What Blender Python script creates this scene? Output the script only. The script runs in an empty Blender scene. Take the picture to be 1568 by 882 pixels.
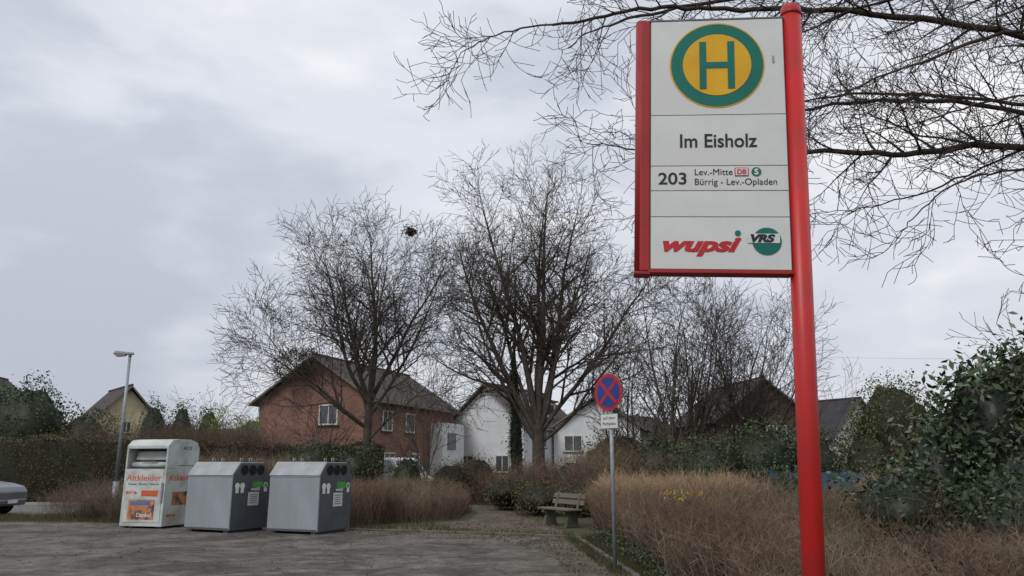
import bpy, math, random
import numpy as np
from mathutils import Vector, Matrix
random.seed(7); rng=np.random.default_rng(7)
sc=bpy.context.scene
D=bpy.data

# ------------------------------------------------------------------ materials
def nmat(name,c1,c2=None,scale=5,rough=.8,bump=0,bscale=None,detail=5,attr=False,metal=0,spec=.3,lo=.35,hi=.65,c3=None,s3=.5,mapscale=None):
    m=D.materials.new(name); m.use_nodes=True; nt=m.node_tree; N=nt.nodes; L=nt.links
    b=N['Principled BSDF']; b.inputs['Roughness'].default_value=rough; b.inputs['Metallic'].default_value=metal
    b.inputs['Specular IOR Level'].default_value=spec
    tc=N.new('ShaderNodeTexCoord'); vec=tc.outputs['Object']
    if mapscale:
        mp=N.new('ShaderNodeMapping'); mp.inputs['Scale'].default_value=mapscale; L.new(vec,mp.inputs[0]); vec=mp.outputs[0]
    if c2 is None: c2=tuple(x*.82 for x in c1)
    no=N.new('ShaderNodeTexNoise'); no.inputs['Scale'].default_value=scale; no.inputs['Detail'].default_value=detail
    L.new(vec,no.inputs['Vector'])
    r=N.new('ShaderNodeValToRGB'); r.color_ramp.elements[0].position=lo; r.color_ramp.elements[1].position=hi
    r.color_ramp.elements[0].color=(*c1,1); r.color_ramp.elements[1].color=(*c2,1)
    L.new(no.outputs['Fac'],r.inputs[0]); out=r.outputs[0]
    if c3:
        n3=N.new('ShaderNodeTexNoise'); n3.inputs['Scale'].default_value=s3; n3.inputs['Detail'].default_value=4
        L.new(vec,n3.inputs['Vector'])
        r3=N.new('ShaderNodeValToRGB'); r3.color_ramp.elements[0].position=.45; r3.color_ramp.elements[1].position=.62
        L.new(n3.outputs['Fac'],r3.inputs[0])
        mx=N.new('ShaderNodeMix'); mx.data_type='RGBA'; L.new(r3.outputs[0],mx.inputs[0]); L.new(out,mx.inputs[6]); mx.inputs[7].default_value=(*c3,1); out=mx.outputs[2]
    if attr:
        a=N.new('ShaderNodeAttribute'); a.attribute_name='Col'
        mx=N.new('ShaderNodeMix'); mx.data_type='RGBA'; mx.blend_type='MULTIPLY'; mx.inputs[0].default_value=1
        L.new(out,mx.inputs[6]); L.new(a.outputs['Color'],mx.inputs[7]); out=mx.outputs[2]
    L.new(out,b.inputs['Base Color'])
    if bump:
        nb=N.new('ShaderNodeTexNoise'); nb.inputs['Scale'].default_value=bscale or scale*4; nb.inputs['Detail'].default_value=6
        L.new(vec,nb.inputs['Vector']); bp=N.new('ShaderNodeBump'); bp.inputs['Strength'].default_value=bump; bp.inputs['Distance'].default_value=.03
        L.new(nb.outputs['Fac'],bp.inputs['Height']); L.new(bp.outputs[0],b.inputs['Normal'])
    return m

M_red=nmat('red_paint',(.50,.016,.016),(.42,.016,.017),2.2,.40,spec=.4,c3=(.38,.022,.02),s3=5)
M_redd=nmat('dark_red_paint',(.34,.022,.024),(.27,.02,.02),4,.45)
M_panel=nmat('panel_white',(.61,.615,.61),(.54,.545,.54),4,.4,c3=(.565,.57,.555),s3=1.5)
M_grayframe=nmat('frame_grey',(.16,.16,.16),None,8,.5)
M_green=nmat('sign_green',(.0,.14,.105),(.0,.12,.09),6,.4)
M_yel=nmat('sign_yellow',(.66,.36,.01),(.58,.31,.01),6,.4)
M_txt=nmat('text_black',(.02,.02,.025),None,8,.5)
M_txtr=nmat('text_red',(.46,.02,.03),None,8,.5)
M_white=nmat('white_paint',(.72,.72,.70),(.6,.6,.58),4,.5)
M_blue=nmat('sign_blue',(.02,.05,.22),None,6,.4)
M_galv=nmat('galvanised_steel',(.30,.32,.34),(.22,.24,.25),14,.45,metal=.4)
M_bark=nmat('bark',(.055,.045,.038),(.090,.076,.062),7,.95,bump=.5,bscale=30,attr=True)
M_bark2=nmat('bark_near',(.038,.029,.026),(.062,.047,.040),9,.95,bump=.4,bscale=40,attr=True)
M_glass=nmat('window_glass',(.03,.035,.04),(.06,.07,.08),3,.08,spec=.8)
M_wframe=nmat('window_frame',(.60,.60,.58),None,6,.5)
M_rubber=nmat('rubber',(.018,.018,.018),None,9,.8)
M_wood=nmat('weathered_wood',(.17,.15,.12),(.10,.09,.07),5,.85,bump=.3,mapscale=(1,12,12))
M_conc=nmat('concrete',(.13,.12,.10),(.08,.078,.062),5,.9,bump=.4,c3=(.055,.062,.035),s3=1.5)
M_leaf=lambda n,a,b,rough=.55:nmat(n,a,b,1.3,rough,attr=True,spec=.35)

# ------------------------------------------------------------------ mesh helpers
def link(ob,parent=None):
    sc.collection.objects.link(ob)
    if parent is not None: ob.parent=parent
    return ob
def group(name,loc=(0,0,0),rot=(0,0,0)):
    e=D.objects.new(name,None); e.location=loc; e.rotation_euler=rot; e.empty_display_size=.2
    return link(e)
def mesh_np(name,V,F,mat,col=None,parent=None,smooth=False):
    me=D.meshes.new(name); V=np.asarray(V,dtype=np.float32); F=np.asarray(F,dtype=np.int32)
    k=F.shape[1]
    me.vertices.add(len(V)); me.vertices.foreach_set('co',V.ravel())
    me.loops.add(F.size); me.loops.foreach_set('vertex_index',F.ravel())
    me.polygons.add(len(F)); me.polygons.foreach_set('loop_start',np.arange(0,F.size,k,dtype=np.int32))
    me.update(calc_edges=True)
    if smooth: me.polygons.foreach_set('use_smooth',np.ones(len(F),dtype=bool))
    if col is None: col=np.ones((len(V),3))
    a=me.color_attributes.new('Col','FLOAT_COLOR','POINT')
    c=np.ones((len(V),4),dtype=np.float32); c[:,:3]=col; a.data.foreach_set('color',c.ravel())
    me.materials.append(mat)
    return link(D.objects.new(name,me),parent)
def pmesh(name,verts,faces,mat,parent=None,loc=(0,0,0),rot=(0,0,0),bevel=0,mats=None,fm=None,smooth=False):
    me=D.meshes.new(name); me.from_pydata([tuple(v) for v in verts],[],faces); me.update()
    for m in (mats or [mat]): me.materials.append(m)
    if smooth:
        for p in me.polygons: p.use_smooth=True
    ob=link(D.objects.new(name,me),parent); ob.location=loc; ob.rotation_euler=rot
    if bevel:
        b=ob.modifiers.new('b','BEVEL'); b.width=bevel; b.segments=2; b.limit_method='ANGLE'
    return ob
def box(name,size,loc,mat,parent=None,rot=(0,0,0),bevel=0):
    x,y,z=[s/2 for s in size]
    v=[(-x,-y,-z),(x,-y,-z),(x,y,-z),(-x,y,-z),(-x,-y,z),(x,-y,z),(x,y,z),(-x,y,z)]
    f=[(0,3,2,1),(4,5,6,7),(0,1,5,4),(1,2,6,5),(2,3,7,6),(3,0,4,7)]
    return pmesh(name,v,f,mat,parent,loc,rot,bevel)
def cyl(name,p0,p1,r0,mat,parent=None,r1=None,n=24,bevel=0):
    p0=Vector(p0);p1=Vector(p1); r1=r0 if r1 is None else r1
    d=(p1-p0).normalized(); a=d.orthogonal().normalized(); b=d.cross(a)
    v=[];f=[]
    for p,r in((p0,r0),(p1,r1)):
        for i in range(n):
            t=2*math.pi*i/n; v.append(p+a*(r*math.cos(t))+b*(r*math.sin(t)))
    for i in range(n): f.append((i,(i+1)%n,n+(i+1)%n,n+i))
    f.append(tuple(range(n-1,-1,-1))); f.append(tuple(range(n,2*n)))
    ob=pmesh(name,v,f,mat,parent,bevel=bevel)
    for i in range(n): ob.data.polygons[i].use_smooth=True
    return ob
def prism(name,prof,a0,a1,mat,parent=None,axis='x',loc=(0,0,0),rot=(0,0,0),bevel=0):
    n=len(prof); v=[]
    for a in(a0,a1):
        for p in prof:
            v.append((a,p[0],p[1]) if axis=='x' else ((p[0],a,p[1]) if axis=='y' else (p[0],p[1],a)))
    f=[tuple(range(n)),tuple(range(2*n-1,n-1,-1))]+[(i,n+i,n+(i+1)%n,(i+1)%n) for i in range(n)]
    return pmesh(name,v,f,mat,parent,loc,rot,bevel)
def disc(name,c,r,y,mat,parent,n=64,th=.002):
    return cyl(name,(c[0],y,c[1]),(c[0],y-th,c[1]),r,mat,parent,n=n)
def txt(s,cap,x,z,y,mat,parent,width=None,bold=0,shear=0,rot=(math.pi/2,0,0),name=None,loc=None):
    cu=D.curves.new(name or 'lettering',type='FONT'); cu.body=s; cu.size=cap/.72; cu.offset=bold; cu.shear=shear; cu.extrude=.0006
    ob=link(D.objects.new(name or 'lettering',cu),parent); ob.location=loc or (x,y,z); ob.rotation_euler=rot
    cu.materials.append(mat)
    if width:
        bpy.context.view_layer.update()
        w=ob.dimensions.x
        if w>0: ob.scale.x=width/w
    return ob
def sheet(name,pts,z,mat,parent=None):
    return pmesh(name,[(p[0],p[1],z) for p in pts],[tuple(range(len(pts)))],mat,parent)
def pip(P,poly):
    x,y=P[:,0],P[:,1]; ins=np.zeros(len(P),bool); n=len(poly); j=n-1
    for i in range(n):
        xi,yi=poly[i];xj,yj=poly[j]
        c=((yi>y)!=(yj>y))&(x<(xj-xi)*(y-yi)/(yj-yi+1e-12)+xi); ins^=c; j=i
    return ins
def sample_poly(poly,n):
    a=np.array(poly); lo=a.min(0);hi=a.max(0); out=np.zeros((0,2))
    while len(out)<n:
        p=rng.uniform(lo,hi,(n*2,2)); out=np.vstack([out,p[pip(p,poly)]])
    return out[:n]
def clumped(poly,n,per=14,sig=.16):
    k=max(3,n//per); c=sample_poly(poly,k); i=rng.integers(0,k,n); a=c[i]+rng.normal(0,sig,(n,2))
    m=pip(a,poly); a[~m]=sample_poly(poly,max(1,int((~m).sum()))); return a
def tubes(name,P0,P1,R0,R1,mat,sides=3,col=None,parent=None):
    P0=np.asarray(P0,float);P1=np.asarray(P1,float);R0=np.asarray(R0,float);R1=np.asarray(R1,float)
    n=len(P0); d=P1-P0; d/=np.linalg.norm(d,axis=1,keepdims=True)+1e-9
    ref=np.where(np.abs(d[:,2:3])<.9,np.array([[0,0,1.]]),np.array([[1.,0,0]]))
    a=np.cross(d,ref);a/=np.linalg.norm(a,axis=1,keepdims=True)+1e-9;b=np.cross(d,a)
    V=np.zeros((n,2,sides,3))
    for k in range(sides):
        t=2*math.pi*k/sides; o=a*math.cos(t)+b*math.sin(t)
        V[:,0,k]=P0+o*R0[:,None]; V[:,1,k]=P1+o*R1[:,None]
    base=(np.arange(n)*2*sides)[:,None]; F=[]
    for k in range(sides):
        k2=(k+1)%sides
        F.append(np.concatenate([base+k,base+k2,base+sides+k2,base+sides+k],1))
    F=np.concatenate(F,0)
    C=None if col is None else np.repeat(col,2*sides,axis=0)
    return mesh_np(name,V.reshape(-1,3),F,mat,C,parent,smooth=True)
def brush(name,xy,h,mat,lean=.25,r=.004,side=3,tint=.35,z0=0,spread=.6,ns=3):
    N=len(xy); h=np.asarray(h)
    S0=[];S1=[];R0=[];R1=[];C=[]
    p=np.column_stack([xy,np.full(N,z0,float)]); d=np.column_stack([rng.normal(0,lean,(N,2)),np.ones(N)]); d/=np.linalg.norm(d,axis=1,keepdims=True)
    big=.85+.3*np.sin(xy[:,0]*2.3+1.3*np.sin(xy[:,1]*1.7))*np.cos(xy[:,1]*1.9+np.sin(xy[:,0]*1.2))
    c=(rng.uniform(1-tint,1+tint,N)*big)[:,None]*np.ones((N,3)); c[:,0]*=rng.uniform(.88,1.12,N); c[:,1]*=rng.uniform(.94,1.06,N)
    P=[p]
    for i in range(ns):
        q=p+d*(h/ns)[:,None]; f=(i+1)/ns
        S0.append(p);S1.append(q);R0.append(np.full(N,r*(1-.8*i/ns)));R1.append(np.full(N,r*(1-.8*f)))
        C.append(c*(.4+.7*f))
        p=q;P.append(p); d=d+rng.normal(0,.16,(N,3)); d/=np.linalg.norm(d,axis=1,keepdims=True)
    PA=np.stack(P)
    for k in range(side):
        f=rng.uniform(.35*ns,ns-.15,N); i=f.astype(int); fr=f-i
        b=PA[i,np.arange(N)]*(1-fr)[:,None]+PA[i+1,np.arange(N)]*fr[:,None]
        dd=np.column_stack([rng.normal(0,spread,(N,2)),rng.uniform(.15,1.1,N)]); dd/=np.linalg.norm(dd,axis=1,keepdims=True)
        L=h*rng.uniform(.12,.34,N)
        q=b+dd*L[:,None]
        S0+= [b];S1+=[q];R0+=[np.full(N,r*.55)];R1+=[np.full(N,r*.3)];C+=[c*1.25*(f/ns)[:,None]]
    return tubes(name,np.vstack(S0),np.vstack(S1),np.concatenate(R0),np.concatenate(R1),mat,3,np.vstack(C))
def leafquads(P,size,aspect=.55,up=0.3):
    n=len(P); u=rng.normal(0,1,(n,3)); u/=np.linalg.norm(u,axis=1,keepdims=True)
    w=rng.normal(0,1,(n,3)); w[:,2]+=up; v=np.cross(u,w); v/=np.linalg.norm(v,axis=1,keepdims=True)+1e-9
    s=(size*rng.uniform(.6,1.3,n))[:,None]
    nn=np.cross(u,v)
    V=np.stack([P-u*s*.5,P+v*s*aspect*.5+nn*s*.08,P+u*s*.5,P-v*s*aspect*.5+nn*s*.08],1).reshape(-1,3)
    F=np.arange(n*4).reshape(n,4); return V,F
def foliage(name,blobs,n,size,mat,tint=.4,core=True,aspect=.55,corecol=.25,parent=None,rough=.25,ck=.72):
    B=np.array(blobs,float); vol=np.prod(B[:,3:],axis=1)**(2/3); idx=rng.choice(len(B),n,p=vol/vol.sum())
    u=rng.normal(0,1,(n,3)); u/=np.linalg.norm(u,axis=1,keepdims=True)
    ph=rng.uniform(0,6.28,(6,)); fr=rng.uniform(3,7,(6,3))
    lump=sum(np.sin(u@fr[k]+ph[k]+idx*1.7) for k in range(6))/6
    rad=(1-np.abs(rng.normal(0,.16,n)))*(1+rough*lump)+rng.exponential(.015,n)
    P=B[idx,:3]+u*rad[:,None]*B[idx,3:]
    nc=max(20,n//25); cc=P[rng.integers(0,n,nc)]; ci=rng.integers(0,nc,n//2)
    P[:n//2]=cc[ci]+rng.normal(0,size*1.3,(n//2,3))
    shade=rng.uniform(.6,1.1,nc)
    V,F=leafquads(P,size,aspect)
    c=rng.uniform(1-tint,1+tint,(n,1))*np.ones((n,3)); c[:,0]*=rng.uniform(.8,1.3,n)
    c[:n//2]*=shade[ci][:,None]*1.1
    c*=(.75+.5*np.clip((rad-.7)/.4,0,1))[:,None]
    V=np.maximum(V,[-1e9,-1e9,.01])
    C=np.repeat(c,4,axis=0)
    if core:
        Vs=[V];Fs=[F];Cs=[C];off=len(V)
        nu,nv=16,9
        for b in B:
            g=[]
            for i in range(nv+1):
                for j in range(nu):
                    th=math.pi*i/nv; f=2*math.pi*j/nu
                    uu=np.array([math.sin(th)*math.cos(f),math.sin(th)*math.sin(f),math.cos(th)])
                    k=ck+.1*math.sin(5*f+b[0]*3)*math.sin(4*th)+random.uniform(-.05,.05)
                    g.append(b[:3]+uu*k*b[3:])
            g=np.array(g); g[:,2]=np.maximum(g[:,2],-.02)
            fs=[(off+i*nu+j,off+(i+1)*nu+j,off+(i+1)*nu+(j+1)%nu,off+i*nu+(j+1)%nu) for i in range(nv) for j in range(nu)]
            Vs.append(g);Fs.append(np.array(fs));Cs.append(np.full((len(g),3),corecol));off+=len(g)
        V=np.vstack(Vs);F=np.vstack(Fs);C=np.vstack(Cs)
    return mesh_np(name,V,F,mat,C,parent)

# ------------------------------------------------------------------ trees
def rvec(s): return Vector((random.gauss(0,s),random.gauss(0,s),random.gauss(0,s)))
def grow(S,p,d,L,r,lvl,P):
    n=max(2,int(L/P['step'][lvl])); sl=L/n; t0=P['start'][lvl]; trop=P['trop'][lvl]; wob=P['wob'][lvl]
    rr=r
    for i in range(n):
        t=(i+1)/n
        d=(d+rvec(wob)+Vector((0,0,trop))).normalized()
        q=p+d*sl; r1=max(P['rmin'],r*(1-.82*t))
        S.append((p.x,p.y,p.z,q.x,q.y,q.z,rr,r1)); 
        if lvl<P['max'] and t>t0:
            k=P['rate'][lvl]*sl; k=int(k)+(random.random()<k-int(k))
            for _ in range(k):
                ang=math.radians(random.gauss(P['ang'][lvl],9))
                o=d.orthogonal().normalized(); o.rotate(Matrix.Rotation(random.uniform(0,6.283),3,d))
                dd=(d*math.cos(ang)+o*math.sin(ang)).normalized()
                cl=P['len'][lvl]*(1-P.get('tl',.6)*t)*random.uniform(.55,1.25)
                grow(S,q,dd,cl,max(P['rmin'],r1*.6),lvl+1,P)
        p=q; rr=r1
    return p
def tree_mesh(name,S,mat,split=.03,tint=.15):
    A=np.array(S); c=rng.uniform(1-tint,1+tint,(len(A),1))*np.ones((len(A),3))
    g=group(name)
    big=A[:,6]>split
    if big.any(): tubes('trunk_and_limbs',A[big,:3],A[big,3:6],A[big,6],A[big,7]*1.0,mat,8,c[big],g)
    tubes('twigs',A[~big,:3],A[~big,3:6],A[~big,6],A[~big,7],mat,3,c[~big],g)
    return g
PT=dict(max=3,step=[.5,.4,.36,.34],start=[.18,.12,.1,0],trop=[.02,.03,.025,.03],wob=[.05,.08,.1,.12],
        rate=[2.6,3.5,4.3,0],ang=[42,46,46,40],len=[4.0,1.95,.95,.55],rmin=.0082,tl=.5)
def big_tree(name,base,trunkH,r,limbs,P,lean=(0,0)):
    S=[]; p=Vector(base); n=8
    tp=[]; rr=r*1.25
    for i in range(n):
        q=p+Vector((lean[0]*trunkH/n+random.gauss(0,.02),lean[1]*trunkH/n,trunkH/n)); r1=r*(1-.25*(i+1)/n)
        S.append((p.x,p.y,p.z,q.x,q.y,q.z,rr,r1)); p=q; rr=r1; tp.append(p.copy())
    for (dx,dy,dz,rf,lv) in limbs:
        st=tp[max(0,int((n-1)*lv))]
        v=Vector((dx,dy,dz)); grow(S,st,v.normalized(),v.length,r*rf,0,P)
    return tree_mesh(name,S,M_bark)

big_tree('bare_tree',(-6.6,36,0),4.3,.23,[(-5.6,.5,3.1,.36,.8),(-4.3,-1.5,5.6,.46,1),(-2.2,1,7.4,.55,1),(.3,-.6,7.9,.6,1),(2.3,1.2,7.2,.5,1),(3.9,-.5,5.3,.42,.9),(3.4,-2,2.8,.28,.7),(-2.8,2.5,6.4,.4,.9),(-4.4,-2.5,3.8,.36,.85),(1.2,-3,6.2,.4,1)],PT)
big_tree('bare_tree',(1.15,34,0),3.3,.32,[(-4.8,.5,8.4,.46,.9),(-3.1,-1,9.7,.5,1),(-.4,1,10.0,.5,1),(1.4,-1,10.0,.5,1),(3.4,.6,9.0,.46,1),(5.2,-1,6.6,.38,.9),(-5.0,-1.4,4.8,.32,.8),(-3.4,2,7.2,.34,.9),(2.6,-2.4,7.8,.34,.9),(5.0,1.5,4.2,.28,.8)],PT)
big_tree('bare_tree',(.35,34.6,0),5.6,.16,[(-1.6,.5,5.2,.5,1),(-.4,0,6.0,.5,1),(-3.2,.3,4.2,.38,.8)],dict(PT,rate=[1.2,2.0,3,0]),lean=(-.04,0))
PS=dict(PT,step=[.45,.38,.34,.3],rate=[2.5,3.2,3.4,0],len=[2.9,1.4,.65,.4],start=[.2,.12,.1,0],ang=[32,38,40,40],rmin=.0075)
def multi(name,c,n,hx,h,P,r=.07,mat=M_bark):
    S=[]
    for i in range(n):
        b=Vector((c[0]+random.uniform(-hx,hx)*.35,c[1]+random.uniform(-1,1)*hx*.3,0))
        a=-1+2*(i+.5)/n+random.uniform(-.1,.1); v=Vector((a*hx,random.uniform(-.5,.5)*hx,h*random.uniform(.85,1.05)*(1-.25*a*a)))
        grow(S,b,(v.normalized()+Vector((0,0,.15))).normalized(),v.length,r*random.uniform(.7,1.2),0,P)
    return tree_mesh(name,S,mat)
multi('multi_stem_tree',(6.4,29.5,0),10,2.8,7.8,PS,.07)
multi('multi_stem_tree',(9.0,31,0),10,3.0,7.8,PS,.07)
multi('multi_stem_tree',(4.6,31.5,0),6,1.2,6.6,PS,.055)
PB=dict(PS,rate=[1.8,2.2,2.5,0])
multi('bare_shrub',(-3.6,31.5,0),6,1.3,4.6,PB,.04)
multi('bare_shrub',(-9.2,39,0),5,1.5,4.0,PB,.04)
multi('bare_shrub',(15.6,19,0),7,1.9,6.2,PS,.055)
multi('bare_shrub',(-19.5,47,0),8,3,5.0,dict(PS,rate=[1.6,2,2,0]),.05)
multi('bare_shrub',(14,40,0),8,3.5,6.6,dict(PS,rate=[1.6,2,2,0]),.06)

def catmull(pts,n):
    P=[Vector(p) for p in pts]; P=[P[0]*2-P[1]]+P+[P[-1]*2-P[-2]]; out=[]
    for i in range(1,len(P)-2):
        for k in range(n):
            t=k/n; a,b,c,d=P[i-1],P[i],P[i+1],P[i+2]
            out.append(.5*((2*b)+(c-a)*t+(2*a-5*b+4*c-d)*t*t+(3*b-a-3*c+d)*t**3))
    out.append(P[-2]); return out
PN=dict(max=3,step=[.2,.13,.10,.10],start=[.0,.04,.04,0],trop=[.012,.045,.07,.07],wob=[.1,.12,.14,.16],
        rate=[0,6.4,7.0,0],ang=[40,46,48,45],len=[0,.75,.33,.19],rmin=.0040,tl=.4)
S=[]
tb=Vector((11.2,10.5,0)); p=tb.copy()
for i in range(12):
    q=p+Vector((-.06,-.04,.75)); S.append((*p,*q,.34-.018*i,.34-.018*(i+1))); p=q
limbs=[
 ([(10.9,10.2,4.2),(8.4,9.6,4.9),(6.4,9,5.45),(4.9,9,5.38),(3.7,9,5.4),(2.6,9.1,5.35),(1.7,9.2,5.5),(.95,9.2,5.6)],.060,3.6,1.4),
 ([(10.8,10.1,5.2),(8.6,9.4,6.5),(6.6,9,7.0),(4.4,9,7.35),(3,9.1,7.45),(1.8,9,7.4),(.8,9,7.2),(-.1,8.9,6.98),(-.65,8.9,6.7)],.056,3.8,1.1),
 ([(10.7,10.1,6.2),(8.5,9.8,7.8),(6.2,9.8,8.2),(4,10,8.3),(2.2,10,8.0),(1.2,10,7.7),(.8,10,7.4)],.058,3.6,1.3),
 ([(10.8,10.1,4.8),(8.4,9.9,5.9),(6.4,9.6,6.3),(5,9.5,6.35),(3.8,9.5,6.2),(2.8,9.5,6.0),(2,9.5,6.2)],.045,4.0,1.2),
 ([(8.4,9.6,4.9),(7,9,5.1),(6,8.6,5.0),(5.1,8.4,4.75),(4.5,8.3,4.3),(4.25,8.3,3.95)],.026,3.8,.8),
 ([(9.4,9.8,4.6),(7.6,8.6,4.7),(6.6,8.2,4.55),(6.0,8.0,4.1),(5.6,8,3.75)],.024,2.8,.6),
 ([(10.8,10.1,5.6),(8,8.6,6.4),(6.2,8.2,6.6),(4.8,8.2,6.2),(3.9,8.2,5.8),(3.4,8.2,5.3)],.038,4.2,1.1),
 ([(10.8,10.1,6.2),(8,9,7.3),(6,8.8,7.6),(4.5,8.8,7.3),(3.6,8.8,6.9),(2.6,8.8,6.8)],.038,4.2,1.1),
 ([(6.4,9,5.45),(5.3,9.3,5.0),(4.4,9.5,4.8),(3.8,9.6,4.85)],.018,3.2,.6),
 ([(3.7,9,5.4),(2.7,8.8,5.0),(2.0,8.7,4.75),(1.5,8.6,4.7)],.016,3.6,.55),
 ([(9,9.6,4.4),(7.8,8.2,4.3),(7.0,7.6,4.25),(6.4,7.5,4.1)],.022,2.4,.5),
 ([(9.5,10,6),(7.4,10.5,6.8),(5.5,11,7.2),(4,11,7.0),(3,11,6.7)],.038,3.8,1.3),
 ([(9.5,9,5.6),(7.4,8.6,5.9),(5.9,8.6,5.9),(4.9,8.6,5.6),(4.1,8.7,5.5)],.028,4.2,.9),
 ([(9.5,9,7.6),(7.2,9.6,8.3),(5.3,9.4,7.9),(4.2,9.3,7.75),(2.9,9.3,7.9)],.035,4.2,1.1),
]
for cps,r0,rate,sl in limbs:
    pts=catmull(cps,7); n=len(pts)-1
    for i in range(n):
        a,b=pts[i],pts[i+1]; t=(i+1)/n
        j=rvec(.012); 
        if i<n-1: pts[i+1]=b+j; b=pts[i+1]
        rA=r0*(1-.88*i/n); rB=r0*(1-.88*t)
        S.append((*a,*b,rA,rB))
        if t<.12: continue
        seg=(b-a); k=rate*seg.length; k=int(k)+(random.random()<k-int(k))
        d=seg.normalized()
        for _ in range(k):
            ang=math.radians(random.gauss(46,12)); o=d.orthogonal().normalized(); o.rotate(Matrix.Rotation(random.uniform(0,6.283),3,d))
            o.z-=.15
            dd=(d*math.cos(ang)+o*math.sin(ang)).normalized()
            grow(S,b,dd,sl*(1.15-.55*t)*random.uniform(.5,1.2),max(.006,rB*.5),1,PN)
tree_mesh('overhanging_tree',S,M_bark2,split=.018)

# ------------------------------------------------------------------ ground
M_ground=nmat('ground_soil',(.075,.06,.04),(.05,.055,.028),.8,.95,bump=.5,bscale=8,c3=(.06,.065,.03),s3=.15)
ground=sheet('ground',[(-400,-60),(400,-60),(400,700),(-400,700)],0,M_ground)
m=D.materials.new('worn_asphalt'); m.use_nodes=True; nt=m.node_tree; N=nt.nodes; L=nt.links; b=N['Principled BSDF']; b.inputs['Roughness'].default_value=.88; b.inputs['Specular IOR Level'].default_value=.25
tc=N.new('ShaderNodeTexCoord')
def nz(sc_,det,rg=.6,dist=0):
    n=N.new('ShaderNodeTexNoise'); n.inputs['Scale'].default_value=sc_; n.inputs['Detail'].default_value=det; n.inputs['Roughness'].default_value=rg; n.inputs['Distortion'].default_value=dist; L.new(tc.outputs['Object'],n.inputs['Vector']); return n.outputs['Fac']
def ramp(f,a,b_,ca,cb):
    r=N.new('ShaderNodeValToRGB'); r.color_ramp.elements[0].position=a; r.color_ramp.elements[1].position=b_; r.color_ramp.elements[0].color=ca; r.color_ramp.elements[1].color=cb; L.new(f,r.inputs[0]); return r.outputs[0]
def mul(a,b_):
    x=N.new('ShaderNodeMix'); x.data_type='RGBA'; x.blend_type='MULTIPLY'; x.inputs[0].default_value=1; L.new(a,x.inputs[6]); L.new(b_,x.inputs[7]); return x.outputs[2]
base=ramp(nz(.7,7,.72,.6),.42,.58,(.070,.064,.058,1),(.150,.137,.124,1))
o=mul(base,ramp(nz(3.5,8,.75),.35,.65,(.55,.55,.55,1),(1.3,1.27,1.24,1)))
o=mul(o,ramp(nz(45,3),.35,.65,(.5,.5,.5,1),(1.4,1.4,1.4,1)))
vo=N.new('ShaderNodeTexVoronoi'); vo.feature='DISTANCE_TO_EDGE'; vo.inputs['Scale'].default_value=.55
mpn=N.new('ShaderNodeVectorMath'); mpn.operation='ADD'; nn=N.new('ShaderNodeTexNoise'); nn.inputs['Scale'].default_value=1.2; nn.inputs['Detail'].default_value=5
L.new(tc.outputs['Object'],nn.inputs['Vector']); L.new(tc.outputs['Object'],mpn.inputs[0]); L.new(nn.outputs['Color'],mpn.inputs[1]); L.new(mpn.outputs[0],vo.inputs['Vector'])
o=mul(o,ramp(vo.outputs['Distance'],.003,.012,(.6,.6,.58,1),(1,1,1,1)))
sx=N.new('ShaderNodeSeparateXYZ'); L.new(tc.outputs['Object'],sx.inputs[0])
ma=N.new('ShaderNodeMapRange'); ma.inputs[1].default_value=-.2; ma.inputs[2].default_value=1.6; L.new(sx.outputs[0],ma.inputs[0])
mm_=N.new('ShaderNodeMath'); mm_.operation='MULTIPLY'; L.new(ma.outputs[0],mm_.inputs[0]); L.new(ramp(nz(2.2,6,.7),.42,.6,(0,0,0,1),(1,1,1,1)),mm_.inputs[1])
mx=N.new('ShaderNodeMix'); mx.data_type='RGBA'; L.new(mm_.outputs[0],mx.inputs[0]); L.new(o,mx.inputs[6]); mx.inputs[7].default_value=(.085,.08,.035,1); o=mx.outputs[2]
L.new(o,b.inputs['Base Color'])
bp=N.new('ShaderNodeBump'); bp.inputs['Strength'].default_value=.6; bp.inputs['Distance'].default_value=.012; L.new(nz(80,4),bp.inputs['Height']); L.new(bp.outputs[0],b.inputs['Normal'])
M_asph=m
lot=[(-40,-8),(1.3,-8),(1.5,5),(1.75,12),(1.4,18.2),(-4.1,20.3),(-9,21.9),(-12.2,23.0),(-17.5,23.6),(-40,23.6)]
sheet('parking_lot',lot,.004,M_asph)
M_road=nmat('road_asphalt',(.13,.125,.12),(.16,.155,.15),.6,.85,bump=.2,bscale=60)
sheet('road',[(-90,24.4),(-18,24.4),(-12.8,30.5),(-12,36),(-13,36),(-13.2,33),(-90,32.6)],.008,M_road)
box('kerb',(74,.14,.24),(-51,32.75,.0),nmat('kerb_light',(.3,.29,.27),None,3,.8),bevel=.01)
M_pave=nmat('paving',(.135,.113,.088),(.09,.075,.055),3,.9,bump=.3,bscale=25,c3=(.08,.075,.046),s3=.9)
sheet('path',[(-3.1,20.05),(1.15,18.42),(1.3,20),(.75,23),(.15,27),(-.6,32),(-1.3,38),(-2.2,38),(-1.75,32),(-1.15,27),(-1.3,23.5),(-3.0,22)],.006,M_pave)
g=group('kerbstones')
def kerbline(a,b_,n,h=.10):
    a=Vector(a);b_=Vector(b_);d=b_-a;L_=d.length/n;ang=math.atan2(d.y,d.x)
    for i in range(n):
        c=a+d*((i+.5)/n); box('kerbstone_%d'%i,(L_-.012,.10,.2),(c.x,c.y,h-.1+random.uniform(-.012,.008)),M_conc,g,(0,0,ang+random.gauss(0,.006)),.012)
kerbline((-4.1,20.36),(1.42,18.26),6,.06); kerbline((1.44,18.1),(1.8,12),7,.06); kerbline((1.8,12),(1.55,5),7,.06)

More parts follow.
